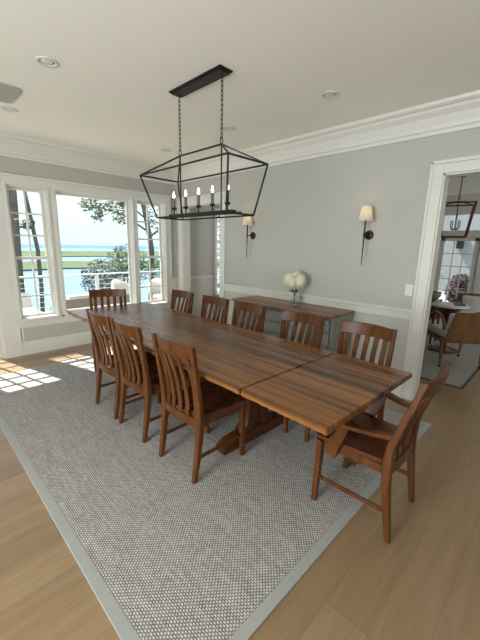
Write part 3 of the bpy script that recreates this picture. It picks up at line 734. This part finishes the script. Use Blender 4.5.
bl.location = (6.17, 1.59, .733); tag(bl, 'olive green ceramic bowl on the dark lattice stand', 'bowl')
ls = empty('lattice_stand', (6.22, 1.66, LZ), 0, 'dark brown lattice sided stand under the green bowl', 'side table')
MB().box(-.17, .17, -.17, .17, .69, .72, .004).build('top', M['seat'], ls)
for a_ in range(4):
    m = MB(); mt_ = Matrix.Rotation(a_*PI/2, 4, 'Z')
    for q in range(-3, 4):
        for sg in (-1, 1):
            m.sweep([mt_ @ Vector((.155, max(-.15, min(.15, q*.07-sg*.12)), .40)), mt_ @ Vector((.155, max(-.15, min(.15, q*.07+sg*.12)), .68))], .012, .010, frame=mt_ @ Vector((0, 1, 0)))
    m.build('lattice_panel', M['seat'], ls)
    MB().sweep([mt_ @ Vector((.155, .155, 0)), mt_ @ Vector((.155, .155, .69))], .03, .03).build('leg', M['seat'], ls)
# lantern
ln = empty('lounge_lantern', (7.0, 1.62, CZ), 0, 'brown framed open lantern pendant hanging in the next room', 'pendant light')
f = MB(); zt_, zu, zl = -.30, -.465, -1.02; sc_ = .245; lo = .18; ro = math.radians(15)
rr_ = lambda x, y: (x*math.cos(ro)-y*math.sin(ro), x*math.sin(ro)+y*math.cos(ro))
U = [(*rr_(a*sc_, b*sc_), zu) for a, b in ((-1, -1), (1, -1), (1, 1), (-1, 1))]; Lw = [(*rr_(a*lo, b*lo), zl) for a, b in ((-1, -1), (1, -1), (1, 1), (-1, 1))]
for i in range(4):
    for (a, b) in ((U[i], U[(i+1) % 4]), (Lw[i], Lw[(i+1) % 4]), (U[i], Lw[i])): f.sweep([a, b], .022, .022, frame=(.1, .2, 1) if abs(a[2]-b[2]) < .01 else (1, 0, 0))
    f.sweep([U[i], (0, 0, -.42)], .014, .014, frame=(.1, .2, 1))
f.build('lantern_frame', M['bronze'], ln)
MB().tube([(0, 0, 0), (0, 0, -.32)], .008).tube([(.045*math.cos(2*PI*q/12), .0, -.36+.04*math.sin(2*PI*q/12)) for q in range(12)], .006, 6, closed=True).build('chain', M['bronze'], ln)
c_ = MB().tube([(0, 0, -.42), (0, 0, -.88)], .007)
for q in range(4):
    a = PI/4+PI/2*q; c_.tube([(0, 0, -.88), (.05*math.cos(a), .05*math.sin(a), -.90), (.08*math.cos(a), .08*math.sin(a), -.86), (.08*math.cos(a), .08*math.sin(a), -.74)], .008)
c_.build('candle_cluster', M['black'], ln)
MB().lathe([(.06, 0), (.06, -.02), (.02, -.03)], seg=20).build('ceiling_rose', M['bronze'], ln)

# ------------------------------------------------------------------ outside: porch
struct('deck', B(-3.5, 7.5, 5.39, 8.25, -.22, -.06), M['deck'])
rl = empty('porch_railing', (2.3, 8.05, -.06), 0, 'white porch railing with thin cables in front of the water', 'railing')
m = MB().box(-5.8, 5.2, -.045, .045, .865, .89, .006); m.build('top_rail', M['rail_paint'], rl)
for x in (-5.8, -3.9, -2.0, -.72, .98, 2.9, 5.1): MB().box(x-.035, x+.035, -.035, .035, 0, .86, .003).build('post', M['rail_paint'], rl)
for q in range(7): MB().tube([(-5.8, 0, .10+.108*q), (5.2, 0, .10+.108*q)], .004, 6).build('cable', M['rail_paint'], rl)
DZ = -.06
def sofa():
    t = empty('wicker_sofa', (2.50, 6.31, DZ), 0, 'grey wicker porch sofa with pale cushions outside the picture window', 'sofa')
    MB().box(-.62, .62, -.30, -.20, .04, .655, .035).box(-.62, .62, -.25, .42, .04, .30, .03).box(-.66, -.52, -.28, .42, .04, .46, .035).box(.52, .66, -.28, .42, .04, .46, .035).build('wicker_body', M['wicker'], t, smooth=True)
    for x in (-.56, .56):
        for y in (-.22, .36): MB().box(x-.025, x+.025, y-.025, y+.025, 0, .05).build('leg', M['black'], t)
    for x in (-.27, .27):
        MB().box(x-.25, x+.25, -.18, .42, .30, .43, .04).build('seat_cushion', M['cushion'], t, smooth=True)
        MB().box(x-.26, x+.26, -.26, -.10, .40, .705, .05).build('back_cushion', M['cushion'], t, smooth=True)
sofa()
def porch_chair(loc, rz, lb, white=True):
    t = empty('porch_chair', loc, rz, lb, 'chair', 'white porch chairs')
    m = MB()
    # rounded tub back: bent slab
    R = []; n = 14
    for i in range(n+1):
        a = PI*1.15*(i/n-.5); h = .38+.42*math.cos(a*.8)**.7 if abs(a*.8) < PI/2 else .38
        x, y = .28*math.sin(a), -.27*math.cos(a)
        R.append([m.bm.verts.new(v) for v in ((x, y, .18), (x*.80, y*.80, .18), (x*.84, y*.84, h), (x*1.0, y*1.0, h))])
    for i in range(n):
        for j in range(4): m.bm.faces.new((R[i][j], R[i][(j+1) % 4], R[i+1][(j+1) % 4], R[i+1][j]))
    m.bm.faces.new(R[0]); m.bm.faces.new(R[-1][::-1])
    m.build('tub_back', M['cushion'], t, smooth='all')
    MB().lathe([(.18, 0), (.22, .03), (.22, .12), (.18, .16)], (0, .02, .28), 24).build('seat_cushion', M['cushion'], t, smooth=True)
    MB().lathe([(.24, 0), (.25, .12)], (0, 0, .16), 24).build('seat_base', M['wicker'], t, smooth=True)
    for q in range(4):
        a = PI/4+q*PI/2; MB().tube([(.2*math.cos(a), .2*math.sin(a), .18), (.24*math.cos(a), .24*math.sin(a), 0)], .012).build('leg', M['black'], t)
porch_chair((3.50, 7.1, DZ), math.radians(200), 'white round backed porch chair between the sofa and the right window')
porch_chair((4.30, 6.9, DZ), math.radians(160), 'white round backed porch chair seen through the right hand sash window')
cl = empty('chaise_lounge', (1.55, 6.9, DZ), 0, 'porch chaise with tan cushion seen through the left sash window', 'chaise')
MB().box(-.34, .22, -.75, .62, .16, .22, .01).build('frame', M['wicker'], cl)
MB().box(-.33, .21, -.74, .60, .22, .34, .04).build('cushion', M['cushion'], cl, smooth=True)
MB().box(-.33, .21, -.05, .05, 0, .36, .04, Matrix.Translation((0, .60, .28)) @ Matrix.Rotation(math.radians(-25), 4, 'X')).build('back_cushion', M['cushion'], cl, smooth=True)
for x in (-.3, .18):
    for y in (-.7, .55): MB().box(x-.02, x+.02, y-.02, y+.02, 0, .16).build('leg', M['wicker'], cl)
st = empty('iron_side_table', (1.28, 5.85, DZ), 0, 'dark iron porch table standing low behind the left window', 'table')
MB().lathe([(.16, 0), (.17, .008), (.16, .016)], (0, 0, .42), 20).build('tabletop', M['black'], st, smooth=True)
for q in range(3):
    a = q*2.1; MB().tube([(.14*math.cos(a), .14*math.sin(a), .42), (.05*math.cos(a), .05*math.sin(a), .22), (.16*math.cos(a), .16*math.sin(a), 0)], .009).build('leg', M['black'], st)

# ------------------------------------------------------------------ outside: shore, water, marsh, sea
Z0 = -6.0
def slab(name, pts, z0, z1, mat): return struct(name, MB().prism(pts, z0, z1), mat)
ws_ = slab('water_inlet', [(-400, 30), (400, 30), (600, 420), (-600, 420)], Z0-.5, Z0, M['water'])
def blob_poly(y0_, y1_, x0_, x1_, amp, n=26, ph=0):
    A = [(x0_+(x1_-x0_)*i/n, y0_+amp*math.sin(i*1.3+ph)+amp*.6*math.sin(i*2.9+ph)) for i in range(n+1)]
    Bp = [(x0_+(x1_-x0_)*i/n, y1_+amp*math.sin(i*1.7+ph+2)) for i in range(n+1)]
    return A+Bp[::-1]
slab('marsh_near', blob_poly(96, 136, -250, 420, 5), Z0, Z0+.35, M['grass'])
slab('marsh_far', blob_poly(178, 300, -400, 700, 7, ph=1), Z0, Z0+.35, M['grass'])
slab('sea', [(-1500, 420), (2500, 420), (2500, 900), (-1500, 900)], Z0-.5, Z0, M['sea'])
slab('shore', [(-60, 8.3), (60, 8.3), (70, 22), (44, 34), (10, 33), (-60, 30)], Z0-.5, -1.6, M['lawn']) if False else None
m = MB(); m.bm.faces.new([m.bm.verts.new(p) for p in ((-60, 8.3, -1.5), (60, 8.3, -1.5), (60, 34, Z0-.1), (-60, 34, Z0-.1))]); r_ = bmesh.ops.extrude_face_region(m.bm, geom=m.bm.faces[:])
for v in r_['geom']:
    if isinstance(v, bmesh.types.BMVert): v.co.z -= 2
struct('shore', m, M['lawn'])
def leaves(m, c, r, n, size, sc=(1, 1, 1)):
    for _ in range(n):
        d_ = Vector((random.gauss(0, 1), random.gauss(0, 1), random.gauss(0, 1))).normalized()*r*random.random()**.4
        p = Vector(c)+Vector((d_.x*sc[0], d_.y*sc[1], d_.z*sc[2]))
        a = Vector((random.gauss(0, 1), random.gauss(0, 1), random.gauss(0, .6))).normalized()*size*random.uniform(.6, 1.2); b = a.orthogonal().normalized()*size*.42
        m.bm.faces.new([m.bm.verts.new(q) for q in (p-a, p+b, p+a, p-b)])
gz = lambda y: -1.5-(y-8.3)*4.6/25.7
def tree(x, y, hgt, r, lean, clumps, lb, leafmat='green_leaf', branches=(), size=.09):
    t = empty('shore_tree', (x, y, gz(y)-.05), 0, lb, 'tree', 'trees between the house and the water')
    b = gz(y)
    P = [(lean*math.sin(q*.9)*q*.3, .1*math.sin(q*1.4), (hgt-b)*q/7) for q in range(8)]
    m = MB().tube(P, [r*(1-.07*q) for q in range(8)], 9)
    for br in branches: m.tube([(p[0]-x, p[1]-y, p[2]-b) for p in br], [r*.32, r*.22, r*.12][:len(br)] if len(br) == 3 else [r*.3]*len(br), 6)
    m.build('trunk', M['bark'], t, smooth='all')
    f_ = MB()
    for (cx_, cy_, cz_, cr, n) in clumps: leaves(f_, (cx_-x, cy_-y, cz_-b), cr, n, size)
    f_.build('foliage', M[leafmat], t)
tree(2.56, 12, 6.0, .16, -.07, [(2.9, 12, 4.9, .8, 250), (2.95, 12, 2.08, .2, 60)], 'leaning tree trunk at the left edge of the left window', branches=[[(2.5, 12, 1.9), (2.7, 12, 2.0), (2.95, 12, 2.05)]])
tree(3.08, 12.1, 6.0, .075, .12, [(3.4, 12, 5.2, .8, 250)], 'thin tree trunk in the middle of the left window')
tree(7.0, 12.0, 6.2, .13, .2,
     [(6.5, 13.2, 3.15, .55, 330), (5.9, 13.5, 3.05, .45, 230), (5.35, 13.6, 3.0, .28, 110), (5.75, 13.6, 2.6, .25, 90), (6.9, 13, 3.6, .7, 350), (6.55, 13.4, 2.55, .3, 90), (7.6, 12, 2.6, .7, 260), (8.3, 12, 1.6, .7, 260), (7.3, 12, 3.9, .7, 250)],
     'leafy tree reaching over the picture window from the right', branches=[[(7.1, 12, 2.0), (6.5, 13, 2.7), (5.6, 13.6, 3.0)], [(7.1, 12, 2.4), (6.8, 12.8, 3.0), (6.3, 13.3, 3.3)], [(7.0, 12, 1.8), (7.7, 12, 2.3), (8.2, 12, 2.7)]])
tree(8.6, 12.5, 5.5, .12, .25, [(8.6, 12.5, 4.2, .9, 300), (9.2, 12.6, 3.0, .8, 260), (9.6, 12.5, 1.6, .9, 300)], 'darker tree seen through the right window', 'dark_leaf')
tree(11.5, 12.5, 5.5, .13, .2, [(11.2, 12.5, 3.8, 1.0, 400), (11.4, 12.5, 2.2, 1.0, 400), (11.5, 12.5, .8, 1.0, 350), (12.4, 12.6, 2.6, 1.2, 400)], 'tree filling the narrow hall window', 'dark_leaf')
def bush(x, y, z, r, n, lb, mat, sc=(1, 1, 1), size=.07):
    t = empty('shore_bush', (x, y, gz(y)-.05), 0, lb, 'bush', 'bushes behind the porch railing')
    b = gz(y); m = MB()
    for q in range(5): a = q*1.3; m.tube([(0, 0, 0), (.15*math.cos(a), .15*math.sin(a), (z-b)*.5), (r*.6*math.cos(a), r*.5*math.sin(a), z-b)], [.05, .035, .015], 6)
    m.build('stem', M['bark'], t)
    f_ = MB(); leaves(f_, (0, 0, z-b), r, n, size, sc); f_.build('foliage', M[mat], t)
bush(4.9, 11.5, .35, .75, 1100, 'low dark bush behind the railing in the picture window', 'dark_leaf', (1.0, 1, .95))
bush(6.2, 12.2, .75, .85, 1500, 'bright green bush behind the railing at the right of the picture window', 'green_leaf')
bush(7.45, 11.0, .5, 1.0, 1500, 'green bush low in the right sash window', 'green_leaf')

# ------------------------------------------------------------------ outside the lounge door
struct('path', B(9.62, 22, -4, 12, -.25, -.1), M['pave'])
gw = empty('garage_wing', (16, 5, -.1), 0, 'pale sided building wing beyond the lounge door', 'building')
MB().box(0, .3, -6, 5, 0, 4).build('wall', M['siding'], gw)
for y in (-1.6, .2):
    l_ = MB().box(-.16, -.02, y-.12, y+.12, 1.72, 2.2, .01).box(-.2, 0, y-.16, y+.16, 2.2, 2.26, .01); l_.build('wall_lantern', M['black'], gw)
for (x, y, z, r, n, mt, lb) in ((12.0, 2.4, .45, .36, 1500, 'maroon', 'dark red shrub outside the lounge French door'), (15.0, 4.2, .9, .6, 300, 'green_leaf', 'green shrub against the pale wing')):
    t = empty('garden_shrub', (x, y, -.1), 0, lb, 'bush'); m = MB()
    for q in range(4): a = q*1.6; m.tube([(0, 0, 0), (r*.4*math.cos(a), r*.4*math.sin(a), z)], .02, 6)
    m.build('stem', M['bark'], t); f_ = MB(); leaves(f_, (0, 0, z), r, n, .06, (1, 1, 1.5)); f_.build('foliage', M[mt], t)
